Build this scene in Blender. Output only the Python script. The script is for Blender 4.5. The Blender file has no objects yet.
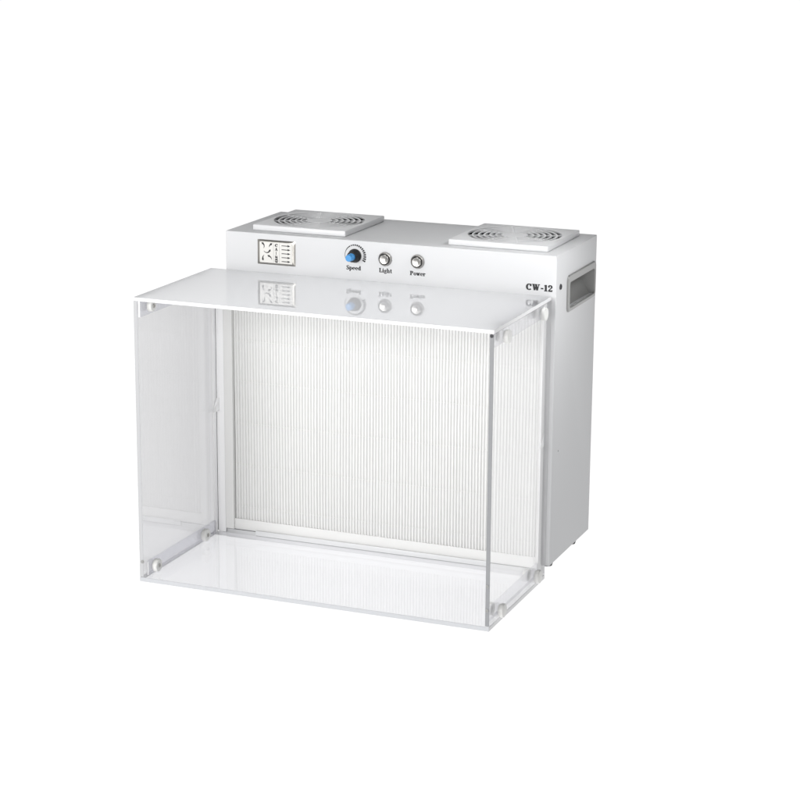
import bpy, bmesh, math
from mathutils import Vector, Matrix
S = bpy.context.scene
C = S.collection
PI = math.pi

# ------------------------------------------------------------------ camera
cam_d = bpy.data.cameras.new('camera'); cam = bpy.data.objects.new('camera', cam_d); C.objects.link(cam)
yaw, pit, roll = 0.3822115, -0.2487087, 0.0068297
F = Vector((-math.sin(yaw)*math.cos(pit), math.cos(yaw)*math.cos(pit), math.sin(pit)))
R = Vector((math.cos(yaw), math.sin(yaw), 0)); U = R.cross(F)
R2 = R*math.cos(roll)+U*math.sin(roll); U2 = -R*math.sin(roll)+U*math.cos(roll)
M = Matrix((R2, U2, -F)).transposed().to_4x4(); M.translation = (1.431126, -2.855830, 1.008699)
cam.matrix_world = M
cam_d.sensor_width = 36; cam_d.lens = 2153.3*36/800
cam_d.clip_start = .05; cam_d.clip_end = 500
S.camera = cam

# ------------------------------------------------------------------ world, lamps, exposure
w = bpy.data.worlds.new('World'); S.world = w; w.use_nodes = True
bg = w.node_tree.nodes['Background']
bg.inputs[0].default_value = (.97, .98, 1, 1); bg.inputs[1].default_value = .10
S.view_settings.view_transform = 'Standard'; S.view_settings.look = 'None'
S.view_settings.exposure = 0; S.view_settings.gamma = 1
S.render.engine = 'CYCLES'
S.cycles.max_bounces = 10; S.cycles.transparent_max_bounces = 16
S.cycles.caustics_reflective = False; S.cycles.caustics_refractive = False

def softbox(name, loc, target, size, power, col=(1, 1, 1), spread=180):
    d = bpy.data.lights.new(name, 'AREA'); d.shape = 'RECTANGLE'; d.size, d.size_y = size; d.energy = power; d.color = col; d.spread = math.radians(spread)
    o = bpy.data.objects.new(name, d); C.objects.link(o); o.location = loc
    o.rotation_euler = (Vector(target)-Vector(loc)).to_track_quat('-Z', 'Y').to_euler()
softbox('softbox_front', (-.45, -3.4, .95), (.15, 0, .25), (2.4, 1.5), 115, (1, .995, .99))
softbox('softbox_side', (1.12, -.1, 1.0), (.52, -.04, .48), (.16, .25), .25, spread=34)
softbox('fill_back', (-.7, 2.3, 1.35), (.2, 0, .4), (2.6, 1.1), 8)  # unseen lamp, added so the opal top has something bright to reflect
softbox('softbox_top', (.2, -.3, 2.6), (.26, .05, .4), (1.2, 1.2), 13)

# ------------------------------------------------------------------ materials
def mat(name, col, rough=.4, metal=0, spec=.5, coat=0, noise=0, nscale=40, bump=0, bscale=900):
    m = bpy.data.materials.new(name); m.use_nodes = True
    nt = m.node_tree; b = nt.nodes['Principled BSDF']
    b.inputs['Base Color'].default_value = (*col, 1)
    b.inputs['Roughness'].default_value = rough; b.inputs['Metallic'].default_value = metal
    b.inputs['Specular IOR Level'].default_value = spec; b.inputs['Coat Weight'].default_value = coat
    b.inputs['Coat Roughness'].default_value = .03
    tc = nt.nodes.new('ShaderNodeTexCoord')
    if noise:
        n = nt.nodes.new('ShaderNodeTexNoise'); n.inputs['Scale'].default_value = nscale; n.inputs['Detail'].default_value = 6
        nt.links.new(tc.outputs['Object'], n.inputs['Vector'])
        mr = nt.nodes.new('ShaderNodeMapRange'); mr.inputs['To Min'].default_value = 1-noise; mr.inputs['To Max'].default_value = 1+noise
        nt.links.new(n.outputs['Fac'], mr.inputs['Value'])
        vm = nt.nodes.new('ShaderNodeVectorMath'); vm.operation = 'SCALE'; vm.inputs[0].default_value = col
        nt.links.new(mr.outputs[0], vm.inputs['Scale']); nt.links.new(vm.outputs[0], b.inputs['Base Color'])
    if bump:
        n = nt.nodes.new('ShaderNodeTexNoise'); n.inputs['Scale'].default_value = bscale; n.inputs['Detail'].default_value = 3
        nt.links.new(tc.outputs['Object'], n.inputs['Vector'])
        bp = nt.nodes.new('ShaderNodeBump'); bp.inputs['Strength'].default_value = bump; bp.inputs['Distance'].default_value = .0004
        nt.links.new(n.outputs['Fac'], bp.inputs['Height']); nt.links.new(bp.outputs[0], b.inputs['Normal'])
    return m

def clear(name, tint, boost=1.0, base=.04, milk=0, opal=None):
    """clear acrylic slab: transmits with a tint, reflects more the more grazing the look (Schlick)"""
    m = bpy.data.materials.new(name); m.use_nodes = True; nt = m.node_tree; nt.nodes.clear()
    N = nt.nodes.new; L = nt.links.new
    g = N('ShaderNodeNewGeometry'); dp = N('ShaderNodeVectorMath'); dp.operation = 'DOT_PRODUCT'
    L(g.outputs['Normal'], dp.inputs[0]); L(g.outputs['Incoming'], dp.inputs[1])
    ab = N('ShaderNodeMath'); ab.operation = 'ABSOLUTE'; L(dp.outputs['Value'], ab.inputs[0])
    om = N('ShaderNodeMath'); om.operation = 'SUBTRACT'; om.inputs[0].default_value = 1; L(ab.outputs[0], om.inputs[1])
    pw = N('ShaderNodeMath'); pw.operation = 'POWER'; L(om.outputs[0], pw.inputs[0]); pw.inputs[1].default_value = 5
    mu = N('ShaderNodeMath'); mu.operation = 'MULTIPLY_ADD'; L(pw.outputs[0], mu.inputs[0]); mu.inputs[1].default_value = boost*(1-base); mu.inputs[2].default_value = base*boost
    mu.use_clamp = True
    t = N('ShaderNodeBsdfTransparent'); t.inputs[0].default_value = (*tint, 1)
    src = t.outputs[0]
    if milk:
        df = N('ShaderNodeBsdfDiffuse'); df.inputs[0].default_value = (.85, .86, .9, 1)
        mm = N('ShaderNodeMixShader'); mm.inputs[0].default_value = milk; L(t.outputs[0], mm.inputs[1]); L(df.outputs[0], mm.inputs[2]); src = mm.outputs[0]
    if opal:
        df = N('ShaderNodeBsdfDiffuse'); df.inputs[0].default_value = (*opal, 1)
        tl = N('ShaderNodeBsdfTranslucent'); tl.inputs[0].default_value = (*opal, 1)
        mm = N('ShaderNodeMixShader'); mm.inputs[0].default_value = .9; L(df.outputs[0], mm.inputs[1]); L(tl.outputs[0], mm.inputs[2]); src = mm.outputs[0]
    gl = N('ShaderNodeBsdfGlossy'); gl.inputs['Color'].default_value = (1, 1, 1, 1); gl.inputs['Roughness'].default_value = .0
    mx = N('ShaderNodeMixShader'); L(mu.outputs[0], mx.inputs[0]); L(src, mx.inputs[1]); L(gl.outputs[0], mx.inputs[2])
    o = N('ShaderNodeOutputMaterial'); L(mx.outputs[0], o.inputs['Surface'])
    return m

m_body = mat('white_powder_coat', (.66, .665, .675), .5, spec=.25, noise=.012, nscale=9, bump=.12, bscale=1400)
m_plastic = mat('white_abs_plastic', (.69, .695, .705), .35, noise=.01)
m_grey = mat('silver_grey_plastic', (.31, .31, .305), .32, bump=.1)
m_black = mat('black_plastic', (.008, .008, .009), .4, spec=.3)
m_well = mat('black_fan_plastic', (.006, .006, .006), .7, spec=.05)
m_ink = mat('black_ink', (.01, .01, .012), .6)
m_inkdark = mat('dark_grey_ink', (.05, .05, .055), .6)
m_blue = mat('blue_plastic', (.05, .28, .62), .35)
m_steel = mat('brushed_steel', (.40, .39, .375), .3, metal=1, bump=.1, bscale=300)
m_plate = mat('satin_aluminium', (.33, .32, .30), .33, metal=.9)
m_cream = mat('cream_print', (.72, .71, .68), .4)
m_paper = mat('white_filter_paper', (.75, .75, .742), .8, noise=.02, nscale=120)
m_glue = mat('white_hot_glue', (.72, .72, .71), .4)
m_card = mat('white_filter_frame_board', (.76, .76, .75), .6, noise=.012, nscale=60)
m_strip = mat('white_magnetic_strip', (.90, .90, .905), .45)
m_gap = mat('painted_gap_shade', (.10, .10, .10), .7)  # dark colour stands in for the shade inside narrow gaps
m_light = clear('opal_acrylic', (1, 1, 1), 1.05, opal=(.955, .96, .97))
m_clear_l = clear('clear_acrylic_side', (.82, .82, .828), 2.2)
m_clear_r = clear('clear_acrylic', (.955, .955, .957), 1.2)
m_clear_b = clear('clear_acrylic_base', (.972, .972, .98), .9, milk=.10)
m_flange = clear('clear_acrylic_flange', (.95, .95, .97), 1.1, milk=.10)
m_edge_d = mat('dark_acrylic_edge', (.27, .275, .285), .25, noise=.05, nscale=200)  # darkest of the edge greys, for the right panel's front
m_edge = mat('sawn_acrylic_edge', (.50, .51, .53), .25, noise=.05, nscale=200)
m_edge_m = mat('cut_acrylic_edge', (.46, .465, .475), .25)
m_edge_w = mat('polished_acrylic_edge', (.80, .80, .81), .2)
m_knob = mat('white_nylon', (.82, .82, .80), .35)
m_tab = mat('bright_white_plastic', (.92, .92, .92), .4)
m_foot = mat('black_rubber', (.01, .01, .01), .6)
m_floor = bpy.data.materials.new('glowing_white_floor'); m_floor.use_nodes = True  # glow is added: keeps the floor pure white and drowns contact shadows
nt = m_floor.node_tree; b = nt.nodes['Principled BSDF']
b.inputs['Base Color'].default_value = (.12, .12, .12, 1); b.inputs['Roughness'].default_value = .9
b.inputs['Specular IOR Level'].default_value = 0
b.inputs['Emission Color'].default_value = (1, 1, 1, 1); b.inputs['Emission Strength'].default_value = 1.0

# ------------------------------------------------------------------ helpers (millimetres in, metres out)
K = .001
def obj(name, bm, m, parent=None, smooth=False):
    me = bpy.data.meshes.new(name)
    bm.normal_update(); bm.to_mesh(me); bm.free()
    for x in (m if isinstance(m, (list, tuple)) else [m]): me.materials.append(x)
    if smooth:
        me.polygons.foreach_set('use_smooth', [True]*len(me.polygons))
        me.set_sharp_from_angle(angle=math.radians(35))
    o = bpy.data.objects.new(name, me); C.objects.link(o)
    if parent: o.parent = parent; o.matrix_parent_inverse = parent_inv(parent)
    return o
def world_of(o):
    m = o.matrix_basis.copy()
    return (world_of(o.parent) @ o.matrix_parent_inverse @ m) if o.parent else m
def parent_inv(p): return world_of(p).inverted()
def box(bm, x0, x1, y0, y1, z0, z1, bev=0, seg=2):
    r = bmesh.ops.create_cube(bm, size=1)
    vs = r['verts']
    for v in vs:
        v.co = Vector(((x0+x1)/2+v.co.x*(x1-x0), (y0+y1)/2+v.co.y*(y1-y0), (z0+z1)/2+v.co.z*(z1-z0)))*K
    if bev:
        es = list({e for v in vs for e in v.link_edges})
        bmesh.ops.bevel(bm, geom=es, offset=bev*K, segments=seg, affect='EDGES', profile=.5)
    return vs
def bx(*a, **k):
    bm = bmesh.new(); box(bm, *a, **k); return bm
def lathe(bm, prof, origin, axis, n=40):
    """prof = [(distance along axis, radius)], revolve round axis through origin"""
    ax = Vector(axis).normalized(); t = Vector((0, 0, 1)) if abs(ax.z) < .9 else Vector((1, 0, 0))
    u = ax.cross(t).normalized(); v = ax.cross(u); o = Vector(origin); rings = []
    for d, r in prof:
        if r < 1e-6: rings.append([bm.verts.new((o+ax*d)*K)])
        else: rings.append([bm.verts.new((o+ax*d+(u*math.cos(2*PI*i/n)+v*math.sin(2*PI*i/n))*r)*K) for i in range(n)])
    for a, b_ in zip(rings, rings[1:]):
        for i in range(n):
            j = (i+1) % n
            q = [a[i % len(a)], a[j % len(a)], b_[j % len(b_)], b_[i % len(b_)]]
            q2 = []
            for x in q:
                if x not in q2: q2.append(x)
            if len(q2) > 2: bm.faces.new(q2)
    bmesh.ops.recalc_face_normals(bm, faces=bm.faces)
def prism(bm, pts, y0, y1):
    """polygon in x,z extruded from y0 to y1"""
    a = [bm.verts.new(Vector((p[0], y0, p[1]))*K) for p in pts]; c = [bm.verts.new(Vector((p[0], y1, p[1]))*K) for p in pts]
    n = len(pts); fs = [bm.faces.new(a), bm.faces.new(c[::-1])]
    for i in range(n): fs.append(bm.faces.new((a[i], c[i], c[(i+1) % n], a[(i+1) % n])))
    bmesh.ops.recalc_face_normals(bm, faces=fs)
def cut(o, bms):
    """boolean difference, applied"""
    tmp = []
    for bm in bms:
        c = obj('cutter', bm, m_body); tmp.append(c)
        md = o.modifiers.new('cut', 'BOOLEAN'); md.operation = 'DIFFERENCE'; md.solver = 'EXACT'; md.object = c
    bpy.context.view_layer.update()
    dg = bpy.context.evaluated_depsgraph_get()
    me = bpy.data.meshes.new_from_object(o.evaluated_get(dg))
    o.modifiers.clear(); o.data = me
    for c in tmp: bpy.data.objects.remove(c)
def thing(name, label, cat, loc=(0, 0, 0), group=None):
    o = bpy.data.objects.new(name, None); C.objects.link(o); o.location = Vector(loc)*K; o.empty_display_size = .05
    o['label'] = label; o['category'] = cat
    if group: o['group'] = group
    return o

# ------------------------------------------------------------------ the surface
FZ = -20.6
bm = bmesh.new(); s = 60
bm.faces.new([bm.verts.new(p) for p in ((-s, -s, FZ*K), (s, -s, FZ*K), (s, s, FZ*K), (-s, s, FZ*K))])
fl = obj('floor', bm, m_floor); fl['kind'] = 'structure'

# ------------------------------------------------------------------ the cabinet
W, D, H = 520, 193.7, 460
cab = thing('dust_extractor', 'white metal cabinet with two square fan vents on top and knobs above the clear hood', 'air cleaner', (W/2, D/2, FZ))
body = obj('housing', bx(0, W, 0, D, 0, H, bev=1.3, seg=3), m_body, cab, smooth=True)
FANS = ((111, 96), (424, 96))
cutters = []
for fx, fy in FANS:
    c = bmesh.new(); lathe(c, [(-45, 0), (-45, 70), (10, 70), (10, 0)], (fx, fy, H), (0, 0, 1), 64); cutters.append(c)
HY0, HY1, HZ0, HZ1 = 50, 187, 368.5, 422.5
cutters.append(bx(W-48, W+10, HY0+6, HY1-6, HZ0+6, HZ1-6))
cutters.append(bx(6, 501.5, -10, 45, -6.5, 401))          # opening for the filter: open to the front
cut(body, cutters)
body.data.polygons.foreach_set('use_smooth', [True]*len(body.data.polygons)); body.data.set_sharp_from_angle(angle=math.radians(30))

# fans and guards
def annulus(bm, cx, cy, r0, r1, z0, z1, n=72):
    lathe(bm, [(z0, r0), (z0, r1), (z1-.5, r1), (z1, r1-.5), (z1, r0+.5), (z1-.5, r0), (z0, r0)], (cx, cy, 0), (0, 0, 1), n)
for fx, fy in FANS:
    g = obj('fan_guard', bx(fx-75.5, fx+75.5, fy-76, fy+76, H+.2, H+9, bev=1.6, seg=3), m_plastic, cab)
    c = bmesh.new(); lathe(c, [(-5, 0), (-5, 69), (20, 69), (20, 0)], (fx, fy, H), (0, 0, 1), 72); cut(g, [c])
    g.data.polygons.foreach_set('use_smooth', [True]*len(g.data.polygons)); g.data.set_sharp_from_angle(angle=math.radians(30))
    bm = bmesh.new(); lathe(bm, [(H+2.5, 0), (H+2.5, 20), (H+8, 20), (H+8.6, 19.4), (H+8.6, 0)], (fx, fy, 0), (0, 0, 1), 48)
    for r in (26.3, 34.8, 43.3, 51.8, 60.3): annulus(bm, fx, fy, r, r+2.9, H+6.7, H+8.5)
    for k in range(8):
        a = k*PI/4+PI/8; dx, dy = math.cos(a), math.sin(a); px, py = -dy, dx; hw = 1.3
        q = [(18, -hw), (69.6, -hw), (69.6, hw), (18, hw)]
        pts = [(fx+dx*u+px*v, fy+dy*u+py*v) for u, v in q]
        lo = [bm.verts.new(Vector((*p, H+5.4))*K) for p in pts]; hi = [bm.verts.new(Vector((*p, H+8.2))*K) for p in pts]
        bm.faces.new(lo[::-1]); bm.faces.new(hi)
        for i in range(4): bm.faces.new((lo[i], lo[(i+1) % 4], hi[(i+1) % 4], hi[i]))
    obj('grille', bm, m_plastic, g, smooth=True)
    f = bmesh.new(); lathe(f, [(H+6.6, 68.7), (H-43, 68.7), (H-43, 0)], (fx, fy, 0), (0, 0, 1), 64)
    fan = obj('fan', f, m_well, cab, smooth=True)
    f = bmesh.new(); lathe(f, [(H-41, 24), (H-8, 24), (H-6, 22), (H-6, 0)], (fx, fy, 0), (0, 0, 1), 40)
    for k in range(7):
        a0 = k*2*PI/7; prev = None
        for i in range(7):
            t = i/6; r0, r1 = 23, 66
            a = a0+t*.75; z = H-10-26*t
            cur = (f.verts.new(Vector((fx+r0*math.cos(a), fy+r0*math.sin(a), z))*K), f.verts.new(Vector((fx+r1*math.cos(a-.1), fy+r1*math.sin(a-.1), z-2))*K))
            if prev: f.faces.new((prev[0], prev[1], cur[1], cur[0]))
            prev = cur
    obj('rotor', f, m_well, fan, smooth=True)

# carry handle recessed in the right side
def rrect(y0, y1, z0, z1, r, x, n=8):
    out = []
    for cy, cz, a0 in ((y1-r, z1-r, 0), (y0+r, z1-r, PI/2), (y0+r, z0+r, PI), (y1-r, z0+r, 1.5*PI)):
        for i in range(n+1):
            a = a0+i*PI/2/n; out.append(Vector((x, cy+r*math.cos(a), cz+r*math.sin(a)))*K)
    return out
def loops(bm, ls, cap=True):
    vs = [[bm.verts.new(p) for p in l] for l in ls]
    for a, b_ in zip(vs, vs[1:]):
        n = len(a)
        for i in range(n): bm.faces.new((a[i], a[(i+1) % n], b_[(i+1) % n], b_[i]))
    if cap: bm.faces.new(vs[-1])
    bmesh.ops.recalc_face_normals(bm, faces=bm.faces)
bm = bmesh.new()
def hl(i, x, r): return rrect(HY0+i, HY1-i, HZ0+i, HZ1-i, r, x)
def hl2(a, b_, c, d, x, r): return rrect(HY0+a, HY1-b_, HZ0+c, HZ1-d, r, x)
loops(bm, [hl(0, W+.1, 8), hl(.3, W+1.6, 8), hl(1.2, W+2.4, 7), hl2(8, 5, 5, 10, W+2.4, 5), hl2(9, 6, 6, 11, W+1.4, 5)], cap=False)
hd = obj('carry_handle', bm, m_grey, cab, smooth=True)
bm = bmesh.new()
# scooped cup: its floor runs as an arc from the front edge down and back up
def cup():
    y0, y1, z0, z1 = HY0+9, HY1-6, HZ0+6, HZ1-11
    ny, nz = 24, 10; g = []
    for j in range(nz+1):
        row = []
        for i in range(ny+1):
            u = i/ny; v = j/nz
            dep = (7+25*v**.8)*(math.sin(PI*min(1, max(0, u))))**.10 if 0 < u < 1 else 0
            row.append(bm.verts.new(Vector((W+1.4-dep, y0+(y1-y0)*u, z0+(z1-z0)*v))*K))
        g.append(row)
    for j in range(nz):
        for i in range(ny): bm.faces.new((g[j][i], g[j][i+1], g[j+1][i+1], g[j+1][i]))
    top = g[-1]; edge = [bm.verts.new(Vector((W+1.4, y0+(y1-y0)*i/ny, z1+.01))*K) for i in range(ny+1)]
    for i in range(1, ny-1): bm.faces.new((top[i], top[i+1], edge[i+1], edge[i]))
cup()
obj('handle_cup', bm, m_grey, hd, smooth=True)
bm = bmesh.new(); lathe(bm, [(0, 4.2), (1.5, 3.8), (1.7, 2.6), (.6, 2.2), (.6, 0)], (W, 19, 412.5), (1, 0, 0), 24)
obj('side_screw', bm, m_inkdark, cab, smooth=True)
bm = bmesh.new(); lathe(bm, [(0, 1.3), (.5, 1.1), (.7, 0)], (W, 28, 168), (1, 0, 0), 16)
obj('rivet', bm, m_grey, cab, smooth=True)
for x in (24, 496):
    for y in (64, 178):
        bm = bmesh.new(); lathe(bm, [(.2, 12), (-12, 10), (FZ+.1, 7.5), (FZ+.1, 0)], (x, y, 0), (0, 0, 1), 28)
        obj('foot', bm, m_foot, cab, smooth=True)

# ---- lettering: thick strokes with slab serifs, cap height 1
def seg(bm, st, x0, z0, x1, z1, w):
    d = Vector((x1-x0, z1-z0)); L = d.length; n = Vector((-d.y, d.x))/L*w/2
    n = n*1.34
    st['k'] += 1
    prism(bm, [st['f'](x0+n.x, z0+n.y), st['f'](x0-n.x, z0-n.y), st['f'](x1-n.x, z1-n.y), st['f'](x1+n.x, z1+n.y)], -.15-.012*st['k'], .2)
def arc(bm, st, cx, cz, rx, rz, a0, a1, w0, w1=None, n=18, wf=None):
    """arc whose width follows wf(angle) (swelling at the sides like type)"""
    st['k'] += 1; y = -.15-.012*st['k']; o, i_ = [], []
    for k in range(n+1):
        a = math.radians(a0+(a1-a0)*k/n); ww = (w1+(w0-w1)*abs(math.cos(a)) if w1 else w0)*1.34
        c, s_ = math.cos(a), math.sin(a)
        o.append(st['f'](cx+(rx+ww/2)*c, cz+(rz+ww/2)*s_)); i_.append(st['f'](cx+(rx-ww/2)*c, cz+(rz-ww/2)*s_))
    for k in range(n): prism(bm, [o[k], o[k+1], i_[k+1], i_[k]], y, .2)
T, t = .23, .11
def gl(ch, bm, s):
    A = lambda *a, **k: arc(bm, s, *a, **k); G = lambda *a: seg(bm, s, *a)
    def sf(x, z, w=.34): G(x-w/2, z, x+w/2, z, .1)
    if ch == 'C':
        A(.42, .5, .31, .43, 42, 318, T, t); G(.70, .62, .70, 1.0, .09); A(.62, .72, .05, .05, 0, 360, .1); return .86
    if ch == 'W':
        G(.17, .97, .36, .03, .22); G(.38, .03, .56, .9, .10); G(.52, .97, .72, .03, .22); G(.74, .03, .93, .97, .10)
        sf(.17, .95, .36); sf(.54, .95, .30); sf(.94, .95, .30); return 1.16
    if ch == '-': G(.05, .38, .42, .38, .15); return .50
    if ch == '1': G(.26, 0, .26, 1, .22); G(.06, .80, .20, .93, .12); sf(.26, .05, .48); return .54
    if ch == '2':
        A(.33, .70, .2, .24, -30, 175, .2, .12); G(.50, .58, .10, .12, .12); G(.06, .09, .62, .09, .18); G(.60, .05, .60, .28, .08); A(.16, .70, .05, .05, 0, 360, .1); return .72
    if ch == 'S':
        A(.33, .74, .19, .20, 40, 270, .14, .1); A(.33, .27, .21, .22, -140, 90, .2, .1); G(.24, .60, .44, .42, .19); G(.56, .74, .56, 1, .07); G(.09, 0, .09, .26, .07); return .68
    if ch == 'p': G(.16, -.28, .16, .68, .19); A(.36, .33, .18, .28, -150, 150, .17, .09); sf(.16, -.27, .34); sf(.1, .65, .2); return .66
    if ch == 'e': A(.32, .33, .21, .28, 0, 318, .17, .1); G(.14, .36, .54, .36, .08); return .62
    if ch == 'd': G(.48, 0, .48, 1, .19); A(.28, .33, .18, .28, 30, 330, .17, .09); sf(.42, .97, .2); sf(.55, .04, .2); return .68
    if ch == 'L': G(.22, 0, .22, 1, .2); sf(.22, .96, .44); G(.05, .05, .66, .05, .1); G(.64, .03, .64, .36, .09); return .76
    if ch == 'i': G(.17, 0, .17, .66, .19); A(.17, .88, .05, .05, 0, 360, .1); sf(.17, .04, .34); sf(.12, .65, .2); return .37
    if ch == 'g': A(.28, .42, .15, .19, 0, 360, .15, .09); A(.29, -.10, .20, .12, 0, 360, .12, .09); G(.16, .24, .2, .06, .1); G(.40, .56, .54, .66, .1); return .60
    if ch == 'h': G(.17, 0, .17, 1, .18); A(.35, .40, .18, .21, 0, 160, .16, .1); G(.53, 0, .53, .42, .17); sf(.17, .04, .32); sf(.53, .04, .28); sf(.11, .97, .2); return .72
    if ch == 't': G(.20, .14, .20, .88, .18); G(.04, .64, .40, .64, .1); A(.32, .15, .12, .1, 180, 330, .12); return .46
    if ch == 'P': G(.22, 0, .22, 1, .2); A(.40, .72, .20, .21, -90, 90, .2, .1); G(.15, .95, .42, .95, .1); G(.2, .50, .42, .50, .1); sf(.22, .05, .44); sf(.14, .95, .24); return .76
    if ch == 'o': A(.32, .33, .20, .28, 0, 360, .17, .09); return .64
    if ch == 'w':
        G(.12, .66, .26, .02, .17); G(.28, .02, .40, .60, .09); G(.38, .66, .52, .02, .17); G(.54, .02, .67, .66, .09); sf(.12, .65, .26); sf(.67, .65, .24); return .80
    if ch == 'r': G(.17, 0, .17, .66, .18); A(.34, .42, .14, .18, 40, 170, .11); sf(.17, .04, .34); sf(.12, .65, .2); A(.44, .54, .04, .04, 0, 360, .09); return .54
    if ch == 'A': G(.10, 0, .36, 1, .12); G(.36, 1, .62, 0, .2); G(.2, .36, .54, .36, .1); return .72
    if ch == 'I': G(.2, 0, .2, 1, .2); sf(.2, .05, .4); sf(.2, .95, .4); return .4
    if ch == 'N': G(.12, 0, .12, 1, .12); G(.12, 1, .62, 0, .2); G(.62, 0, .62, 1, .12); return .74
    return .3
def write(name, text, x, z, h, width, parent, m=m_ink, y=0):
    adv = []; 
    tmp = bmesh.new(); s0 = {'k': 0, 'f': lambda a, b_: (a, b_)}
    for c in text: adv.append(gl(c, tmp, s0))
    tmp.free(); tot = sum(adv); bm = bmesh.new(); pos = 0; sx = width/tot
    for c, a in zip(text, adv):
        s_ = {'k': 0, 'f': (lambda p: (lambda u, v: (x-width/2+(p+u)*sx, z+v*h)))(pos)}
        gl(c, bm, s_); pos += a
    bmesh.ops.translate(bm, verts=bm.verts, vec=(0, y*K, 0))
    return obj(name, bm, m, parent)

write('lettering', 'Speed', 208.5, 416.3, 6.2, 23.5, cab)
write('lettering', 'Light', 259, 416.0, 6.2, 20.5, cab)
write('lettering', 'Power', 309.5, 415.6, 6.2, 24.5, cab)
write('lettering', 'CW-12', 495.2, 408.3, 9.2, 40, cab)

# airflow plate with arrows
px0, px1, pz0, pz1 = 53, 115, 413.8, 451
bm = bmesh.new(); nx, nz = 40, 26; g = []
for j in range(nz+1):
    row = []
    for i in range(nx+1):
        u = 2*i/nx-1; v = 2*j/nz-1
        hgt = 2.2*(1-abs(u)**7)*(1-abs(v)**9)+.2
        row.append(bm.verts.new(Vector((px0+(u+1)/2*(px1-px0), -hgt, pz0+(v+1)/2*(pz1-pz0)))*K))
    g.append(row)
for j in range(nz):
    for i in range(nx): bm.faces.new((g[j][i], g[j][i+1], g[j+1][i+1], g[j+1][i]))
plate = obj('airflow_plate', bm, m_plate, cab, smooth=True)
bm = bmesh.new(); prism(bm, [(57.5, 417), (110.5, 417), (110.5, 448), (57.5, 448)], -2.55, -1.9)
obj('print_panel', bm, m_cream, plate)
bm = bmesh.new()
for x in (80.2, 89.8): prism(bm, [(x-.22, 417.6), (x+.22, 417.6), (x+.22, 447.2), (x-.22, 447.2)], -2.62, -2.2)
obj('divider', bm, mat('silver_line', (.35, .35, .34), .4), plate)
bm = bmesh.new()
for k in range(5):
    z = 444.0-k*5.9
    prism(bm, [(93.5, z-.55), (103.5, z-.55), (103.5, z+.55), (93.5, z+.55)], -2.7, -2.2)
    prism(bm, [(103.4, z-1.7), (107.6, z), (103.4, z+1.7)], -2.71, -2.2)
obj('arrow', bm, m_ink, plate)
bm = bmesh.new()
def curved(cx, cz, r, a0, a1):
    n = 10; pts = []
    for k in range(n+1):
        a = math.radians(a0+(a1-a0)*k/n); ww = .25+.85*k/n; pts.append((a, ww))
    for (a, wa), (b_, wb) in zip(pts, pts[1:]):
        prism(bm, [(cx+(r+wa)*math.cos(a), cz+(r+wa)*math.sin(a)), (cx+(r+wb)*math.cos(b_), cz+(r+wb)*math.sin(b_)),
                   (cx+(r-wb)*math.cos(b_), cz+(r-wb)*math.sin(b_)), (cx+(r-wa)*math.cos(a), cz+(r-wa)*math.sin(a))], -2.7, -2.2)
    a = math.radians(a1); sg = 1 if a1 > a0 else -1
    c = Vector((cx+r*math.cos(a), cz+r*math.sin(a))); tn = Vector((-math.sin(a), math.cos(a)))*sg; nn = Vector((math.cos(a), math.sin(a)))
    prism(bm, [tuple(c+nn*1.9), tuple(c+tn*3.2), tuple(c-nn*1.9)], -2.72, -2.2)
curved(60.5, 441.5, 4.6, -40, 55); curved(79.5, 439.5, 6.5, 170, 125); curved(69, 437.5, 5.5, 215, 330)
curved(68.5, 423.5, 6.0, 130, 190); curved(70.8, 421.0, 6.5, 10, 70)
obj('curved_arrow', bm, m_ink, plate)
bm = bmesh.new()
for k, c in enumerate('CAIN'):
    wd = 4.4 if c != 'I' else 2.2
    s_ = {'k': 0, 'f': (lambda zz, ww: (lambda u, v: (85-ww/2+u*ww/.8, zz+v*4.4)))(441.6-k*5.9, wd)}
    q = bmesh.new(); gl(c, q, s_); bmesh.ops.translate(q, verts=q.verts, vec=(0, -2.55*K, 0))
    me = bpy.data.meshes.new('t'); q.to_mesh(me); q.free(); bm.from_mesh(me)
prism(bm, [(85+2.7*math.cos(a*PI/12), 421.2+2.3*math.sin(a*PI/12)) for a in range(13)], -2.7, -2.2)
prism(bm, [(85+2.7*math.cos(a*PI/12), 420.2-2.2*math.sin(a*PI/12)) for a in range(13)][::-1], -2.7, -2.2)
obj('lettering', bm, m_ink, plate)

# speed knob and its scale
kx, kz = 210.5, 437.5
bm = bmesh.new(); n = 22
for k in range(n):
    u = k/(n-1); a0 = math.radians(205-u*238); a1 = math.radians(205-(u*238+238/(n-1)*(.98 if u < .3 else .68)))
    wd = .5+max(0, u-.12)**1.05*5.2; r = 15.8
    if k == n-1: break
    P = lambda a, rr: (kx+rr*math.cos(a), kz+rr*math.sin(a))
    prism(bm, [P(a0, r+wd/2), P(a1, r+wd/2), P(a1, r-wd/2), P(a0, r-wd/2)], -.25, .2)
obj('dial_scale', bm, m_ink, cab)
bm = bmesh.new(); lathe(bm, [(0, 10.2), (2, 10.2), (3, 9.4), (11, 8.2), (12.5, 7.4), (12.5, 0)], (kx, 0, kz), (0, -1, 0), 40)
kn = obj('speed_knob', bm, m_black, cab, smooth=True)
bm = bmesh.new()
N_ = 48; rings = []
for d, r in ((12, 5.6), (23, 5.3), (24.2, 4.6), (24.2, 0)):
    rings.append((d, r))
lathe(bm, rings, (kx, 0, kz), (0, -1, 0), 48)
obj('knob_cap', bm, m_blue, kn, smooth=True)
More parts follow.
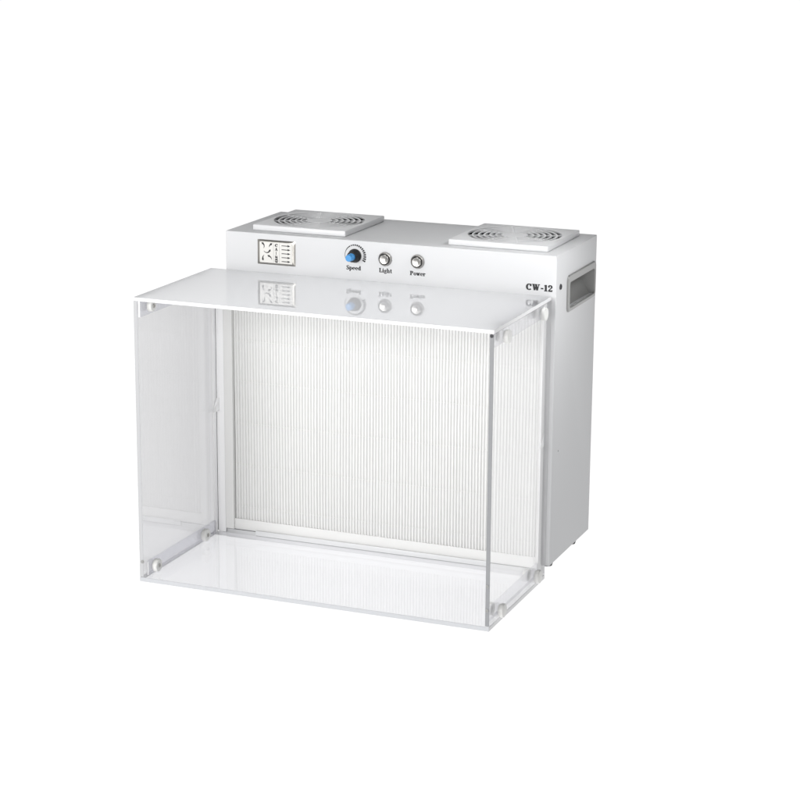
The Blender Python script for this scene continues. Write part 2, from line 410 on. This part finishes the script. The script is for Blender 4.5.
for bxx in (258.5, 309.2):
    bm = bmesh.new(); lathe(bm, [(0, 10.4), (1.6, 10.4), (3.0, 9.6), (3.4, 8.6), (3.0, 8.0), (1.2, 7.8)], (bxx, 0, 436.2), (0, -1, 0), 48)
    pb = obj('push_button', bm, m_steel, cab, smooth=True)
    bm = bmesh.new(); lathe(bm, [(.6, 7.9), (.8, 7.0)], (bxx, 0, 436.2), (0, -1, 0), 48); obj('button_gap', bm, m_inkdark, pb)
    bm = bmesh.new(); lathe(bm, [(.6, 7.0), (4.6, 7.0), (5.4, 6.3), (5.2, 5.0), (4.4, 2.6), (4.2, 0)], (bxx, 0, 436.2), (0, -1, 0), 48)
    obj('button_face', bm, m_steel, pb, smooth=True)

def part(name, parent, m, *a, bev=.4):
    return obj(name, bx(*a, bev=bev, seg=2), m, parent, smooth=True)

obj('bottom_rail', bx(-19, 505, 3, 12, -18, -.2, bev=.3, seg=1), m_body, cab)

# ------------------------------------------------------------------ the filter
fil = thing('pleated_filter', 'white pleated paper filter panel filling the cabinet front behind the clear hood', 'filter', (254, 20, -5))
bm = bmesh.new()
FX0, FX1, FZ0, FZ1 = -4, 500.8, -5.6, 400
RX0, RX1, RZ0, RZ1 = 9, 497.5, 10.5, 390
# frame: four butted bars
for a in ((FX0-.8, 6.8, -2.4, -.3, FZ0, FZ1), (6.8, RX0, -2.4, 40, FZ0, FZ1), (RX1, FX1, 1.5, 40, FZ0, FZ1), (RX0, RX1, 1.5, 40, FZ0, RZ0), (RX0, RX1, 1.5, 40, RZ1, FZ1)): box(bm, *a)
obj('filter_frame', bm, m_card, fil)
bm = bmesh.new(); n = 102; p = (RX1-RX0)/n; y0, y1 = 3.0, 5.9; line = []
for k in range(n):
    x = RX0+k*p
    for u, y in ((0, y1), (.08, y1-.5), (.24, y0+.9), (.32, y0+.25), (.50, y0), (.68, y0+.25), (.76, y0+.9), (.92, y1-.5)):
        jx = .16*math.sin(k*2.3)+.12*math.sin(k*.71)
        line.append((x+u*p+jx*(1-(y-y0)/(y1-y0)), y))
line.append((RX1, y1))
zs = [RZ0-3, 60, 120, 180, 240, 300, 350, RZ1+3]; cols = []
for k, (x, y) in enumerate(line):
    cols.append([bm.verts.new(Vector((x+.35*math.sin(k//8*.11+z*.013)+.12*math.sin(k//8*2.1+z*.05), y, z))*K) for z in zs])
for a, b_ in zip(cols, cols[1:]):
    for i in range(len(zs)-1): bm.faces.new((a[i], b_[i], b_[i+1], a[i+1]))
pl = obj('pleats', bm, m_paper, fil, smooth=True)
bm = bmesh.new()
for z in (31, 97, 164, 229, 293, 357):
    prev = None
    for k in range(n*2+1):
        x = RX0+k*p/2; zz = z+.5*math.sin(k*1.9); y = y0+(1.0 if k % 2 else 1.3)
        cur = [bm.verts.new(Vector((x, y-dy, zz+dz))*K) for dy, dz in ((.45, 0), (0, .55), (-1.5, 0), (0, -.55))]
        if prev:
            for i in range(4): bm.faces.new((prev[i], prev[(i+1) % 4], cur[(i+1) % 4], cur[i]))
        prev = cur
bmesh.ops.recalc_face_normals(bm, faces=bm.faces)
obj('glue_bead', bm, m_glue, fil, smooth=True)
for sx, x in ((-1, -13), (1, 503.6)):
    # small wedge-shaped pull tabs on either side of the filter
    bm = bmesh.new()
    pts = [(-3, 201), (-3, 182), (-19, 181), (-12, 190)] 
    a = [bm.verts.new(Vector((x+dx*0, yy, z))*K) for yy, z in pts]; 
    wdt = 4.5
    c = [bm.verts.new(Vector((x+sx*wdt, yy, z))*K) for yy, z in pts]
    bm.faces.new(a); bm.faces.new(c[::-1])
    for i in range(4): bm.faces.new((a[i], c[i], c[(i+1) % 4], a[(i+1) % 4]))
    bmesh.ops.recalc_face_normals(bm, faces=bm.faces)
    obj('filter_handle', bm, m_tab, fil)

# ------------------------------------------------------------------ the hood
BL, BR, BD, BT, BB, TH = -25.1, 513.3, -241.9, 401.3, -19.5, 6.0
hood = thing('acrylic_hood', 'open fronted clear acrylic hood box with an opal white top standing against the cabinet', 'hood', (244, BD/2, BB))
def slab(name, m, *a):
    """slab with polished faces in slot 0 and its thin edge faces in slot 1"""
    bm = bx(*a, bev=.35, seg=1)
    dims = [a[1]-a[0], a[3]-a[2], a[5]-a[4]]; ax = dims.index(min(dims))
    bm.normal_update()
    for f in bm.faces: f.material_index = 0 if abs(f.normal[ax]) > .95 else (1 if f.normal.y < -.5 or len(m) < 3 else 2)
    if ax == 0:
        for f in bm.faces:
            if abs(f.normal.z) > .5: f.material_index = 0
    return obj(name, bm, m, hood)
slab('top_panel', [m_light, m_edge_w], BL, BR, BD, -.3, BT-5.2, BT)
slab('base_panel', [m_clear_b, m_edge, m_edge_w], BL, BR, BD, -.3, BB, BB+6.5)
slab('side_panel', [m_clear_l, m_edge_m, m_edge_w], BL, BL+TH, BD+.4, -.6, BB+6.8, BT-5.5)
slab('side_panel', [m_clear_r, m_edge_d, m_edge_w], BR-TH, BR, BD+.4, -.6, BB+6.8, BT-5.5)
# mounting flanges along the top and bottom of the side panels
for x in (BL+TH+.3, BR-TH-3.3):
    slab('flange', [m_flange, m_edge_w], x, x+3, BD+(2 if x < 0 else 16), -14.5, BT-29, BT-5.6)
    slab('flange', [m_flange, m_edge_w], x, x+3, BD+10, -14.5, BB+6.9, BB+28)
# rear strips that hold the hood to the cabinet
part('magnetic_strip', hood, m_strip, -17.6, -5.0, -2.6, -.4, -12, BT-5.8)
part('magnetic_strip', hood, m_strip, 501.6, BR-TH-.4, -2.6, -.4, -12, BT-5.8)
part('magnetic_strip', hood, m_plastic, 46, 424, -2.6, -.4, -12.0, -4.2)
part('strip_carrier', hood, m_strip, BL+TH+.2, BL+TH+1.2, -14, -2.9, -11.5, BT-6, bev=.2)
part('strip_carrier', hood, m_strip, BR-TH-1.2, BR-TH-.2, -14, -2.9, -11.5, BT-6, bev=.2)
part('gap_shade', hood, m_gap, -19.0, -17.7, -1.6, -.6, -11, BT-6, bev=0)  # dark strips painted for shade in the gaps, not a real seal
part('gap_shade', hood, m_gap, -4, 46, -1.2, -.5, -6.6, -5.8, bev=0)
part('gap_shade', hood, m_gap, 424, 502, -1.2, -.5, -6.6, -5.8, bev=0)
part('gap_shade', hood, m_gap, 46, 424, -1.2, -.5, -12.8, -12.2, bev=0)
# white thumb nuts, outside and inside of each corner
for z, rr in ((385, 9.2), (-2, 10)):
    for y in (-200, -44):
        for side in (-1, 1):
            outer = side > 0
            xo = BL if side < 0 else BR; xi = (BL+TH+3.4) if side < 0 else (BR-TH-3.4); yy = y-(13 if side < 0 else 0)
            h = 3 if side < 0 else 8
            bm = bmesh.new()
            if outer: lathe(bm, [(.1, rr-1.5), (h*.2, rr-.4), (h*.4, rr), (h*.8, rr), (h*.95, rr-.6), (h, rr-1.8), (h, 0)], (xo, yy, z), (side, 0, 0), 36)
            if outer: obj('thumb_nut', bm, m_knob, hood, smooth=True)
            else: bm.free()
            bm = bmesh.new(); lathe(bm, [(.1, rr-1), (1, rr-.2), (6.2, rr-.2), (7.4, rr-1.2), (7.6, 0)], (xi, yy, z), (-side, 0, 0), 12)
            inn = obj('inner_nut', bm, m_knob, hood, smooth=True)
            bm = bmesh.new(); lathe(bm, [(7.5, 3.2), (8.4, 2.8), (8.4, 1.6), (7.9, 1.3), (7.9, 0)], (xi, yy, z), (-side, 0, 0), 20)
            obj('bolt', bm, m_steel, inn, smooth=True)
# small grub screws in the front corners
for x, z in ((509.8, 393), (509.8, 45), (509.8, 10.5), (-20.5, 10.5)):
    bm = bmesh.new(); lathe(bm, [(-.2, 2.6), (.8, 2.3), (1.0, 1.2), (.5, .9), (.5, 0)], (x, BD+.4, z), (0, -1, 0), 18)
    obj('grub_screw', bm, m_inkdark if z > 300 else m_grey, hood, smooth=True)
